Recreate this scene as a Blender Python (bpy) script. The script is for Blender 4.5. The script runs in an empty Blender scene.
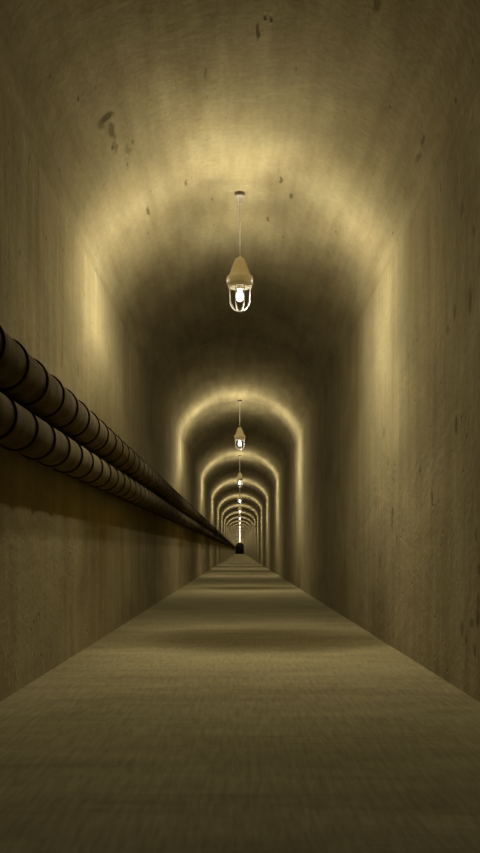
import bpy, bmesh, math
from mathutils import Vector
PI = math.pi
S = bpy.context.scene
COL = S.collection

# ------------------------------------------------------------------ dimensions (metres)
W = 1.0                      # half width of the tunnel
CAM = 0.63                   # lens height above the floor
SPRING = CAM + 1.93          # top of the side walls
CROWN = CAM + 2.562          # top of the vault
D1, BAY, NL = 7.15, 9.83, 21 # first lamp, spacing, number of lamps
Y0, Y1 = -3.0, 204.6         # start and end of the tunnel
FPX = 1000.0                  # focal length in pixels of the 480 x 853 frame
VPX, VPY = 239.8, 551.0      # vanishing point of the tunnel axis

EA = 1.014                   # the vault is an ellipse cut just inside its widest point
_k = math.sqrt(1 - 1 / EA**2)
EB = (CROWN - SPRING) / (1 - _k)
EC = CROWN - EB
def vault_z(x): return EC + EB * math.sqrt(max(0.0, 1 - (x / EA)**2))

# ------------------------------------------------------------------ material helpers
class NT:
    def __init__(s, name):
        s.m = bpy.data.materials.new(name); s.m.use_nodes = True
        s.t = s.m.node_tree; s.n = s.t.nodes; s.l = s.t.links
        s.b = s.n['Principled BSDF']
        s.co = s.n.new('ShaderNodeTexCoord').outputs['Object']
    def link(s, a, b): s.l.new(a, b)
    def mapped(s, scale, loc=(0, 0, 0)):
        n = s.n.new('ShaderNodeMapping'); n.inputs['Scale'].default_value = scale
        n.inputs['Location'].default_value = loc; s.link(s.co, n.inputs['Vector']); return n.outputs[0]
    def noise(s, vec, scale, detail=4, rough=0.55, dist=0.0):
        n = s.n.new('ShaderNodeTexNoise'); s.link(vec, n.inputs['Vector'])
        n.inputs['Scale'].default_value = scale; n.inputs['Detail'].default_value = detail
        n.inputs['Roughness'].default_value = rough; n.inputs['Distortion'].default_value = dist
        return n.outputs['Fac']
    def rng(s, v, a, b, c, d):
        n = s.n.new('ShaderNodeMapRange'); s.link(v, n.inputs[0])
        for i, q in enumerate((a, b, c, d)): n.inputs[i + 1].default_value = q
        return n.outputs[0]
    def math(s, op, a, b=None):
        n = s.n.new('ShaderNodeMath'); n.operation = op
        for i, q in enumerate((a, b)):
            if q is None: continue
            if isinstance(q, (int, float)): n.inputs[i].default_value = q
            else: s.link(q, n.inputs[i])
        return n.outputs[0]
    def mix(s, f, a, b, blend='MIX'):
        n = s.n.new('ShaderNodeMix'); n.data_type = 'RGBA'; n.blend_type = blend
        for i, q in ((0, f), (6, a), (7, b)):
            if isinstance(q, (int, float)): n.inputs[i].default_value = q
            elif isinstance(q, tuple): n.inputs[i].default_value = (*q, 1)
            else: s.link(q, n.inputs[i])
        return n.outputs[2]
    def bump(s, h, strength, dist):
        n = s.n.new('ShaderNodeBump'); n.inputs['Strength'].default_value = strength
        n.inputs['Distance'].default_value = dist; s.link(h, n.inputs['Height'])
        s.link(n.outputs[0], s.b.inputs['Normal'])
    def blotch(s, loc, rad):
        """soft stain around a point of the surface: 1 inside, 0 outside"""
        n = s.n.new('ShaderNodeVectorMath'); n.operation = 'SUBTRACT'
        s.link(s.warp, n.inputs[0]); n.inputs[1].default_value = loc
        d = s.n.new('ShaderNodeVectorMath'); d.operation = 'DIVIDE'
        s.link(n.outputs[0], d.inputs[0]); d.inputs[1].default_value = rad
        e = s.n.new('ShaderNodeVectorMath'); e.operation = 'LENGTH'; s.link(d.outputs[0], e.inputs[0])
        return s.rng(e.outputs['Value'], 0.55, 1.1, 1, 0)
    def make_warp(s, amount):
        n = s.n.new('ShaderNodeTexNoise'); s.link(s.co, n.inputs['Vector'])
        n.inputs['Scale'].default_value = 14; n.inputs['Detail'].default_value = 3
        a = s.n.new('ShaderNodeVectorMath'); a.operation = 'MULTIPLY_ADD'
        s.link(n.outputs['Color'], a.inputs[0]); a.inputs[1].default_value = (amount,) * 3
        b = s.n.new('ShaderNodeVectorMath'); b.operation = 'ADD'
        s.link(s.co, a.inputs[2])
        s.link(a.outputs[0], b.inputs[0]); b.inputs[1].default_value = (-amount / 2,) * 3
        s.warp = b.outputs[0]

ALB = (0.272, 0.218, 0.086)
def shade(c, k): return tuple(q * k for q in c)

def concrete(name, streak, pits, stains=(), k=1.0, bumpy=0.75):
    t = NT(name)
    big = t.noise(t.mapped((1, 0.6, 1)), 1.3, 5, 0.6, 0.4)
    st = t.noise(t.mapped(streak), 1.0, 5, 0.6)
    fine = t.noise(t.co, 26, 4, 0.65)
    warm = t.noise(t.mapped((1, 1, 1), (7, 3, 5)), 2.2, 3, 0.5)
    c = t.mix(t.rng(big, 0.3, 0.7, 0, 1), shade(ALB, 0.76 * k), shade(ALB, 1.13 * k))
    c = t.mix(t.rng(st, 0.28, 0.72, 0.0, 1.0), t.mix(1.0, c, (0.70, 0.685, 0.64), 'MULTIPLY'), c)
    c = t.mix(t.rng(warm, 0.35, 0.65, 0, 0.5), c, t.mix(1.0, c, (1.05, 0.97, 0.92), 'MULTIPLY'))
    c = t.mix(t.rng(fine, 0.3, 0.7, 0.22, 0.0), c, (0.06, 0.045, 0.02))
    # air holes and scrapes in the cast surface
    v = t.n.new('ShaderNodeTexVoronoi'); t.link(t.mapped(pits), v.inputs['Vector']); v.inputs['Scale'].default_value = 1.0
    v.inputs['Randomness'].default_value = 1.0
    v2 = t.n.new('ShaderNodeTexVoronoi'); t.link(t.mapped(tuple(q * 2.3 for q in pits), (3, 1, 7)), v2.inputs['Vector']); v2.inputs['Scale'].default_value = 1.0
    nick = t.math('MULTIPLY', t.rng(v2.outputs['Distance'], 0.08, 0.2, 1, 0), t.rng(big, 0.5, 0.6, 0, 1))
    c = t.mix(t.math('MULTIPLY', nick, 0.35), c, (0.06, 0.044, 0.018))
    keep = t.rng(t.noise(t.mapped((1, 1, 1), (2, 9, 4)), 3.1, 2), 0.52, 0.62, 0, 1)
    hole = t.math('MULTIPLY', t.rng(v.outputs['Distance'], 0.05, 0.16, 1, 0), keep)
    c = t.mix(t.math('MULTIPLY', hole, 0.5), c, (0.05, 0.036, 0.014))
    t.make_warp(0.035)
    for loc, rad, amt in stains:
        c = t.mix(t.math('MULTIPLY', t.blotch(loc, rad), amt), c, (0.05, 0.036, 0.014))
    t.link(c, t.b.inputs['Base Color'])
    t.b.inputs['Roughness'].default_value = 0.85
    t.b.inputs['Specular IOR Level'].default_value = 0.0
    h = t.math('ADD', t.math('MULTIPLY', big, 1.6), t.math('MULTIPLY', fine, 0.22))
    h = t.math('ADD', h, t.math('MULTIPLY', st, 0.5))
    h = t.math('SUBTRACT', h, t.math('MULTIPLY', hole, 0.5))
    t.bump(h, bumpy, 0.025)
    return t.m

def plain(name, col, rough=0.5, metal=0.0, spec=0.5, var=0.25, scale=18, bump=0.0):
    t = NT(name)
    f = t.noise(t.co, scale, 4, 0.6)
    c = t.mix(t.rng(f, 0.3, 0.7, 0, 1), shade(col, 1 - var), shade(col, 1 + var))
    t.link(c, t.b.inputs['Base Color'])
    t.b.inputs['Roughness'].default_value = rough; t.b.inputs['Metallic'].default_value = metal
    t.b.inputs['Specular IOR Level'].default_value = spec
    if bump: t.bump(f, bump, 0.01)
    return t.m

def ray_vault(px, py):
    """where the line of sight of a spot in the photograph meets the vault or a side wall"""
    dx, dz = (px - VPX) / FPX, (VPY - py) / FPX
    lo, hi = 0.05, 200.0
    for _ in range(60):
        m = (lo + hi) / 2; x, z = dx * m, CAM + dz * m
        if abs(x) < W and z < vault_z(x) and z > 0: lo = m
        else: hi = m
    return (dx * lo, lo, CAM + dz * lo)

# ------------------------------------------------------------------ mesh helpers
def link(name, bm, mat, parent=None, smooth=True, sharp=0.4):
    me = bpy.data.meshes.new(name); bmesh.ops.recalc_face_normals(bm, faces=bm.faces[:])
    if sharp:
        for e in bm.edges:
            if len(e.link_faces) == 2 and e.calc_face_angle() > sharp: e.smooth = False
    bm.to_mesh(me); bm.free(); me.materials.append(mat)
    if smooth:
        for p in me.polygons: p.use_smooth = True
    o = bpy.data.objects.new(name, me); COL.objects.link(o)
    if parent: o.parent = parent
    return o
def lathe(bm, prof, seg=32, c=(0, 0, 0)):
    """prof: (radius, z) top to bottom; radius 0 closes the end"""
    rings = []
    for r, z in prof:
        if r < 1e-6: rings.append([bm.verts.new((c[0], c[1], c[2] + z))])
        else: rings.append([bm.verts.new((c[0] + r * math.cos(2 * PI * i / seg), c[1] + r * math.sin(2 * PI * i / seg), c[2] + z)) for i in range(seg)])
    for a, b in zip(rings, rings[1:]):
        for i in range(seg):
            j = (i + 1) % seg
            if len(a) == 1 and len(b) == 1: continue
            if len(a) == 1: bm.faces.new((a[0], b[i], b[j]))
            elif len(b) == 1: bm.faces.new((a[i], a[j], b[0]))
            else: bm.faces.new((a[i], a[j], b[j], b[i]))
def tube(bm, pts, r, seg=10):
    pts = [Vector(p) for p in pts]; rings = []; up = Vector((0.31, 0.17, 0.93)).normalized()
    for i, p in enumerate(pts):
        d = (pts[min(i + 1, len(pts) - 1)] - pts[max(i - 1, 0)]).normalized()
        u = d.cross(up)
        if u.length < 0.05: u = d.cross(Vector((1, 0, 0)))
        u.normalize(); v = d.cross(u)
        rings.append([bm.verts.new(p + r * (math.cos(2 * PI * k / seg) * u + math.sin(2 * PI * k / seg) * v)) for k in range(seg)])
    for a, b in zip(rings, rings[1:]):
        for i in range(seg): bm.faces.new((a[i], a[(i + 1) % seg], b[(i + 1) % seg], b[i]))
    bm.faces.new(rings[0]); bm.faces.new(rings[-1][::-1])
def extrude_profile(bm, inner, outer, stations):
    """closed strip (inner face, outer face) swept along y; stations: (y, offset of the inner face outward)"""
    rows = []
    for y, off in stations:
        a = []
        for (x, z), (nx, nz) in inner: a.append(bm.verts.new((x + nx * off, y, z + nz * off)))
        b = [bm.verts.new((x, y, z)) for x, z in outer]
        rows.append((a, b))
    n, m = len(inner), len(outer)
    for (a, b), (c, d) in zip(rows, rows[1:]):
        for i in range(n - 1): bm.faces.new((a[i], a[i + 1], c[i + 1], c[i]))
        for i in range(m - 1): bm.faces.new((b[i], d[i], d[i + 1], b[i + 1]))
        bm.faces.new((a[0], c[0], d[0], b[0])); bm.faces.new((a[-1], b[-1], d[-1], c[-1]))
    for (a, b) in (rows[0], rows[-1]): bm.faces.new(a + b[::-1])

def stations():
    """construction joints midway between lamps: a shallow groove round the lining"""
    s = [(Y0, 0)]; ys = []
    for k in range(-1, NL):
        y = D1 + BAY * (k + 0.5)
        if Y0 < y < Y1 - 1: ys.append(y)
    for y in ys:
        s += [(y - 0.014, 0), (y - 0.008, 0.012), (y + 0.008, 0.012), (y + 0.014, 0)]
        s.append((y + BAY / 2, 0))
    s = [q for q in s if q[0] < Y1] + [(Y1, 0)]
    return s

def structure(o): o['kind'] = 'structure'; return o
def thing(name, loc, label, cat, group=None):
    o = bpy.data.objects.new(name, None); COL.objects.link(o); o.location = loc
    o.empty_display_size = 0.1
    o['label'] = label; o['category'] = cat
    if group: o['group'] = group
    return o

# ------------------------------------------------------------------ materials
st = []
def stain(px, py, rx, ry, rz, amt=0.6):
    st.append((ray_vault(px, py), (rx, ry, rz), amt))
# marks on the vault: the hooked scrape on the left and the scattered dark nicks
stain(107, 117, 0.045, 0.05, 0.05, 0.75); stain(101, 124, 0.025, 0.07, 0.03, 0.5)
stain(112, 131, 0.022, 0.13, 0.03, 0.6); stain(115, 147, 0.02, 0.10, 0.03, 0.45)
stain(128, 150, 0.02, 0.09, 0.03, 0.35); stain(258, 32, 0.012, 0.10, 0.03, 0.75)
stain(281, 180, 0.014, 0.07, 0.03, 0.75); stain(291, 196, 0.012, 0.06, 0.03, 0.7)
stain(186, 183, 0.012, 0.06, 0.03, 0.6); stain(148, 211, 0.012, 0.10, 0.03, 0.7)
stain(268, 219, 0.012, 0.07, 0.03, 0.6); stain(335, 268, 0.05, 0.10, 0.05, 0.2)
stain(423, 140, 0.012, 0.08, 0.025, 0.5); stain(418, 158, 0.012, 0.08, 0.025, 0.4)
stain(377, 2, 0.02, 0.09, 0.04, 0.6); stain(205, 73, 0.012, 0.08, 0.03, 0.4)
stain(5, 158, 0.05, 0.05, 0.05, 0.6); stain(4, 203, 0.05, 0.05, 0.05, 0.7)
M_VAULT = concrete('vault concrete', (9, 0.9, 9), (16, 4, 16), st, 1.0, 0.5)
wr = []
def wstain(px, py, ry, rz, amt): wr.append((ray_vault(px, py), (0.1, ry, rz), amt))
wstain(384, 433, 0.05, 0.05, 0.5); wstain(392, 520, 0.05, 0.10, 0.45); wstain(397, 540, 0.03, 0.05, 0.5)
wstain(432, 497, 0.03, 0.05, 0.6); wstain(478, 618, 0.04, 0.05, 0.6); wstain(456, 425, 0.04, 0.05, 0.5)
for _p in ((478, 600), (472, 622), (466, 640), (475, 650), (462, 628), (479, 570), (386, 447), (388, 462), (393, 512), (376, 505), (455, 312), (462, 210), (474, 230), (448, 330), (420, 470)):
    wstain(_p[0], _p[1], 0.02 + 0.0007 * (_p[1] % 37), 0.02 + 0.0009 * (_p[0] % 29), 0.45)
wstain(380, 560, 0.04, 0.10, 0.35); wstain(476, 535, 0.02, 0.04, 0.55); wstain(470, 300, 0.04, 0.08, 0.5)
M_WALL_R = concrete('right wall concrete', (3, 4.5, 0.6), (12, 12, 12), wr)
M_WALL_L = concrete('left wall concrete', (3, 4.5, 0.6), (12, 12, 12),
                    [(ray_vault(62, 355), (0.1, 0.03, 0.10), 0.3), (ray_vault(78, 370), (0.1, 0.04, 0.06), 0.35)], 1.06)

def floor_mat():
    t = NT('floor concrete')
    band = t.noise(t.mapped((1.0, 4.0, 1), (3.3, 1.7, 0)), 1.0, 6, 0.7, 0.5)
    big = t.noise(t.mapped((1, 0.7, 1), (5.1, 2.9, 0)), 1.3, 5, 0.6)
    fine = t.noise(t.mapped((60, 5, 1)), 1.0, 4, 0.65)
    c = t.mix(t.rng(band, 0.32, 0.68, 0, 1), (0.18, 0.143, 0.051), (0.25, 0.199, 0.074))
    c = t.mix(t.rng(big, 0.35, 0.65, 0, 0.7), c, t.mix(1.0, c, (0.80, 0.79, 0.76), 'MULTIPLY'))
    c = t.mix(t.rng(fine, 0.35, 0.65, 0.3, 0), c, (0.05, 0.037, 0.014))
    t.link(c, t.b.inputs['Base Color'])
    t.b.inputs['Roughness'].default_value = 0.75
    t.b.inputs['Specular IOR Level'].default_value = 0.0
    h = t.math('ADD', t.math('MULTIPLY', band, 0.8), t.math('MULTIPLY', fine, 0.2))
    t.bump(h, 0.35, 0.015)
    return t.m
M_FLOOR = floor_mat()
M_PIPE = plain('dark brown duct metal', (0.125, 0.094, 0.040), 0.6, 0.0, 0.0, 0.35, 9, 0.15)
M_BAND = plain('dark band metal', (0.03, 0.021, 0.009), 0.7, 0.0, 0.0, 0.3, 20)
M_ENAMEL = plain('drab enamel', (0.70, 0.62, 0.45), 0.45, 0.0, 0.4, 0.06, 30)
M_ROD = plain('drab rod paint', (0.55, 0.48, 0.34), 0.45, 0.0, 0.4, 0.1, 30)
M_PLATE = plain('dull plate paint', (0.20, 0.165, 0.09), 0.7, 0.0, 0.1, 0.1, 30)
M_WIRE = plain('guard wire', (0.72, 0.66, 0.5), 0.4, 0.0, 0.4, 0.1, 30)
M_LIP = plain('pale guard ring', (0.6, 0.54, 0.4), 0.5, 0.0, 0.4, 0.1, 30)
M_UNLIT = plain('unlit passage black', (0.003, 0.0024, 0.001), 0.9, 0.0, 0.0, 0.2, 6)  # near-black colour paints the darkness of the unlit passage
M_END = concrete('dark end wall concrete', (3, 3, 1), (14, 12, 8), (), 0.4)

# relative strength 1 = a wall one metre from an added side light at the right brightness
UNIT = 6.1
def bulb_mat():
    m = bpy.data.materials.new('lit bulb glass'); m.use_nodes = True
    n = m.node_tree.nodes; n.clear()
    e = n.new('ShaderNodeEmission'); e.inputs[0].default_value = (1.0, 0.98, 0.9, 1)
    e.inputs[1].default_value = 10.0
    o = n.new('ShaderNodeOutputMaterial'); m.node_tree.links.new(e.outputs[0], o.inputs[0])
    return m
M_BULB = bulb_mat()

# ------------------------------------------------------------------ the tunnel
STN = stations()
N = 56
ts = [math.acos(-1 / EA) + (math.acos(1 / EA) - math.acos(-1 / EA)) * i / N for i in range(N + 1)]
arc = [(EA * math.cos(a), EC + EB * math.sin(a)) for a in ts]
arc[0] = (-W, SPRING); arc[-1] = (W, SPRING)
nrm = []
for x, z in arc:
    v = Vector((x / EA**2, (z - EC) / EB**2)).normalized(); nrm.append((v.x, v.y))
bm = bmesh.new()
extrude_profile(bm, list(zip(arc, nrm)), [(x * 1.3, z + 0.3 * max(0, n[1])) for (x, z), n in zip(arc, nrm)], STN)
structure(link('ceiling', bm, M_VAULT))
for side, s, m in (('left', -1, M_WALL_L), ('right', 1, M_WALL_R)):
    bm = bmesh.new()
    extrude_profile(bm, [((s * W, z), (s, 0)) for z in (0.0, SPRING * 0.5, SPRING)], [(s * 1.3, 0.0), (s * 1.3, SPRING)], STN)
    structure(link('wall_' + side, bm, m, smooth=False))
bm = bmesh.new()
bmesh.ops.create_cube(bm, size=1)
for v in bm.verts: v.co = Vector((v.co.x * 2.6, Y0 + (v.co.y + 0.5) * (Y1 + 0.6 - Y0), -0.15 + v.co.z * 0.3))
structure(link('floor', bm, M_FLOOR, smooth=False))

# end wall with the dark arched doorway
DW, DS, DT = 0.80, 1.72, 2.36
def door_arc(w, s, t, n=20): return [(w * math.cos(PI * i / n), s + (t - s) * math.sin(PI * i / n)) for i in range(n + 1)]
inner = [(DW, 0.0)] + door_arc(DW, DS, DT) + [(-DW, 0.0)]
outer = []
for x, z in inner:
    if z <= 0: outer.append((1.3 if x > 0 else -1.3, 0.0))
    else:
        a = math.atan2(z - 1.2, x); q = max(abs(math.cos(a)) / 1.3, abs(math.sin(a)) / 2.4)
        outer.append((math.cos(a) / q, 1.2 + math.sin(a) / q))
bm = bmesh.new()
extrude_profile(bm, [((x, z), (0, 0)) for x, z in inner], outer, [(Y1, 0), (Y1 + 0.35, 0)])
structure(link('wall_end', bm, M_END, smooth=False))
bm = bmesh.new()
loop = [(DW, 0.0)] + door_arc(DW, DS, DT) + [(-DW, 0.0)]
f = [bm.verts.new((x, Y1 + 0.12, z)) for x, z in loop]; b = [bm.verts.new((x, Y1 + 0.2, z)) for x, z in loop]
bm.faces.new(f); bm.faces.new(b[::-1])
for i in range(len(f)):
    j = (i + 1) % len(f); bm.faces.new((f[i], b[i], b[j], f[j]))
structure(link('unlit_opening_1', bm, M_UNLIT, smooth=False))  # black slab stands in for the dark beyond the doorway

# ------------------------------------------------------------------ the two ribbed pipes on the left wall
def ring_bm(R, y=0.0, bm=None, seg=40):
    own = bm or bmesh.new()
    prof = [(R - 0.004, -0.011), (R + 0.004, -0.009), (R + 0.008, -0.004), (R + 0.008, 0.002), (R + 0.003, 0.008), (R - 0.004, 0.010)]
    rings = [[own.verts.new((r * math.cos(2 * PI * i / seg), y + dy, r * math.sin(2 * PI * i / seg))) for i in range(seg)] for r, dy in prof]
    for a, b in zip(rings, rings[1:] + rings[:1]):
        for i in range(seg): own.faces.new((a[i], a[(i + 1) % seg], b[(i + 1) % seg], b[i]))
    return own
STEP = 0.383
def pipe(x, z, R, y0, label):
    t = thing('pipe', (x, Y0, z), label, 'pipe', 'pipes along the left wall')
    bm = bmesh.new(); seg = 48
    ys = [0.0] + [6 + 6 * i for i in range(33)] + [Y1 - Y0]
    rr = [[bm.verts.new((R * math.cos(2 * PI * i / seg), y, R * math.sin(2 * PI * i / seg))) for i in range(seg)] for y in ys]
    for a, b in zip(rr, rr[1:]):
        for i in range(seg): bm.faces.new((a[i], a[(i + 1) % seg], b[(i + 1) % seg], b[i]))
    bm.faces.new(rr[0]); bm.faces.new(rr[-1][::-1])
    link('pipe_body', bm, M_PIPE, t)
    first = None
    for k in range(100):
        yy = y0 + STEP * k - Y0
        if first is None: first = o = link('band', ring_bm(R), M_BAND, t)
        else: o = first.copy(); COL.objects.link(o); o.parent = t
        o.location = (0, yy, 0)
    bm = bmesh.new(); k = 100
    while y0 + STEP * k < Y1 - 0.2:
        ring_bm(R, y0 + STEP * k - Y0, bm, 20); k += 1
    o = link('far_bands', bm, M_BAND, t); o['kind'] = 'stuff'
pipe(-0.896, CAM + 0.706, 0.0955, 2.62, 'upper of the two dark banded pipes running along the left wall')
pipe(-0.905, CAM + 0.497, 0.0865, 2.50, 'lower of the two dark banded pipes, under the other on the left wall')

# ------------------------------------------------------------------ caged lamps
def bulb_bm():
    bm = bmesh.new()
    lathe(bm, [(0.0, 0.050), (0.013, 0.049), (0.014, 0.036), (0.021, 0.020), (0.028, 0.002), (0.0275, -0.012), (0.021, -0.027), (0.011, -0.036), (0.0, -0.039)], 20)
    return bm
ZL = CROWN - 0.0
def make_lamp(label):
    t = thing('hanging_lamp', (0, D1, ZL), label, 'lamp', 'caged lamps hanging down the tunnel')
    h = lambda v: CAM + v - ZL                     # v: height above the lens level
    bm = bmesh.new(); lathe(bm, [(0, 0.004), (0.037, 0.004), (0.037, -0.024), (0.033, -0.03), (0.0, -0.03)], 28)
    link('ceiling_plate', bm, M_PLATE, t)
    bm = bmesh.new(); lathe(bm, [(0, -0.028), (0.016, -0.028), (0.010, -0.045), (0.009, -0.085), (0.0, -0.088)], 16)
    link('stem', bm, M_ROD, t)
    bm = bmesh.new(); lathe(bm, [(0, -0.08), (0.0052, -0.08), (0.0052, h(2.09)), (0, h(2.085))], 12)
    link('rod', bm, M_ROD, t)
    bm = bmesh.new()
    lathe(bm, [(0.0, h(2.108)), (0.010, h(2.107)), (0.014, h(2.098)), (0.030, h(2.090)), (0.040, h(2.070)), (0.052, h(2.04)), (0.064, h(2.005)),
               (0.074, h(1.977)), (0.080, h(1.968)), (0.090, h(1.962)), (0.0955, h(1.950)), (0.0955, h(1.915)), (0.090, h(1.903)),
               (0.080, h(1.900)), (0.078, h(1.906)), (0.0, h(1.906))], 48)
    link('shade', bm, M_ENAMEL, t)
    g = bmesh.new()
    lathe(g, [(0.079, h(1.905)), (0.084, h(1.903)), (0.084, h(1.884)), (0.077, h(1.882)), (0.076, h(1.905))], 40)
    guard = link('wire_guard', g, M_LIP, t); guard['label'] = 'pale ring with wire bars'
    for k in range(8):
        a = PI / 8 + k * PI / 4; pts = []
        for i in range(13):
            q = i / 12
            if q < 0.4: r, z = 0.079 - 0.004 * q / 0.4, 1.89 - 0.09 * q / 0.4
            else:
                u = (q - 0.4) / 0.6 * PI / 2 * 0.93
                r, z = 0.075 * math.cos(u), 1.80 - 0.088 * math.sin(u)
            pts.append((r * math.cos(a), r * math.sin(a), h(z)))
        b = bmesh.new(); tube(b, pts, 0.0036, 8); link('guard_bar', b, M_WIRE, guard)
    b = bmesh.new()
    lathe(b, [(0.014, h(1.715)), (0.014, h(1.709)), (0.003, h(1.709)), (0.003, h(1.715)), (0.014, h(1.715))], 16)
    link('guard_end_ring', b, M_WIRE, guard)
    b = bmesh.new(); lathe(b, [(0, h(1.907)), (0.022, h(1.907)), (0.020, h(1.873)), (0, h(1.871))], 20)
    link('socket', b, M_WIRE, t)
    o = link('bulb', bulb_bm(), M_BULB, t); o.location = (0, 0, h(1.822)); o['label'] = 'glowing white bulb'
    return t
ORD = ['nearest', 'second', 'third', 'fourth', 'fifth', 'sixth', 'seventh', 'eighth', 'ninth', 'tenth', 'eleventh', 'twelfth', 'thirteenth',
       'fourteenth', 'fifteenth', 'sixteenth', 'seventeenth', 'eighteenth', 'nineteenth', 'twentieth']
def lamp_label(k):
    if k == 0: return 'nearest and largest lit caged lamp, its whole rod and ceiling plate clear'
    if k == NL - 1: return 'farthest caged lamp, hanging just before the black arched doorway'
    return '%s caged lamp counted from the nearest, %s' % (ORD[k], 'in the row down the ceiling' if k < 9 else 'in the thin bright line above the doorway')
lamp = make_lamp(lamp_label(0))
kids = list(lamp.children)
for k in range(1, NL):
    r = lamp.copy(); COL.objects.link(r); r.location = (0, D1 + BAY * k, ZL); r['label'] = lamp_label(k)
    for c in kids:
        d = c.copy(); COL.objects.link(d); d.parent = r
        for g in c.children:
            e = g.copy(); COL.objects.link(e); e.parent = d

# unseen lights added beside each shade to brighten vault and walls, shaped by direction
PROFILE = [(-90, 0.46), (-80, 0.52), (-74, 0.85), (-66, 2.1), (-52, 1.8), (-28, 1.2), (0, 0.74), (15, 0.72), (30, 0.66), (42, 0.50), (55, 0.37), (70, 0.29), (80, 0.34), (90, 0.38)]
REACH = {-1: (1.4, -0.85), 1: (0.95, -0.6)}
LOW = {-1: 0.25, 1: 1.35}     # added light on the pipe side is shaped weaker downward
def added_side_light_data(s):
    L = bpy.data.lights.new('added side light', 'POINT')
    L.energy = UNIT * 4 * PI; L.shadow_soft_size = 0.04; L.color = (1.0, 1.0, 1.12)
    L.use_nodes = True
    nt = L.node_tree; em = nt.nodes['Emission']; N_ = nt.nodes.new; K = nt.links.new
    tc = N_('ShaderNodeTexCoord'); sp = N_('ShaderNodeSeparateXYZ'); K(tc.outputs['Normal'], sp.inputs[0])
    mr = N_('ShaderNodeMapRange'); mr.inputs[1].default_value = -1; mr.inputs[2].default_value = 1
    K(sp.outputs['Z'], mr.inputs[0])
    cr = N_('ShaderNodeValToRGB'); K(mr.outputs[0], cr.inputs[0]); el = cr.color_ramp.elements
    while len(el) < len(PROFILE): el.new(0.5)
    for i, (d, v) in enumerate(PROFILE): el[i].position = (math.sin(math.radians(d)) + 1) / 2
    for i, (d, v) in enumerate(PROFILE):
        v *= LOW[s] if d < -40 else 1
        el[i].color = (v / 4, v / 4, v / 4, 1)
    out = N_('ShaderNodeMapRange'); out.interpolation_type = 'SMOOTHSTEP'
    mx = N_('ShaderNodeMath'); mx.operation = 'MULTIPLY'; mx.inputs[1].default_value = s; K(sp.outputs['X'], mx.inputs[0])
    K(mx.outputs[0], out.inputs[0])
    for i, q in enumerate((-0.62, -0.22, 0, 4)): out.inputs[i + 1].default_value = q
    m2 = N_('ShaderNodeMath'); m2.operation = 'MULTIPLY'; K(cr.outputs['Color'], m2.inputs[0]); K(out.outputs[0], m2.inputs[1])
    # thrown a little further towards the entrance than away from it: 1 + b y + a y^2
    q = N_('ShaderNodeMath'); q.operation = 'MULTIPLY_ADD'; K(sp.outputs['Y'], q.inputs[0]); q.inputs[1].default_value, q.inputs[2].default_value = REACH[s]
    q2 = N_('ShaderNodeMath'); q2.operation = 'MULTIPLY_ADD'; K(sp.outputs['Y'], q2.inputs[0]); K(q.outputs[0], q2.inputs[1]); q2.inputs[2].default_value = 1.0
    m3 = N_('ShaderNodeMath'); m3.operation = 'MULTIPLY'; K(m2.outputs[0], m3.inputs[0]); K(q2.outputs[0], m3.inputs[1])
    K(m3.outputs[0], em.inputs['Strength'])
    return L
for s in (-1, 1):
    L = added_side_light_data(s)
    for k in range(NL):
        o = bpy.data.objects.new('added_side_light', L); COL.objects.link(o); o.location = (s * 0.16, D1 + BAY * k, CAM + 1.95)

# ------------------------------------------------------------------ world, camera, view
w = bpy.data.worlds.new('World'); S.world = w; w.use_nodes = True
w.node_tree.nodes['Background'].inputs[0].default_value = (0, 0, 0, 1)
w.node_tree.nodes['Background'].inputs[1].default_value = 0
cam = bpy.data.cameras.new('Camera'); co = bpy.data.objects.new('Camera', cam); COL.objects.link(co); S.camera = co
co.location = (0, 0, CAM); co.rotation_euler = (PI / 2, 0, 0)
cam.sensor_width = 36; cam.lens = FPX / 853 * 36; cam.clip_end = 400; cam.clip_start = 0.02
cam.shift_y = (VPY - 426.5) / 853; cam.shift_x = (240 - VPX) / 853
S.view_settings.view_transform = 'Standard'; S.view_settings.look = 'None'
S.view_settings.exposure = 0; S.view_settings.gamma = 1; S.view_settings.use_curve_mapping = False
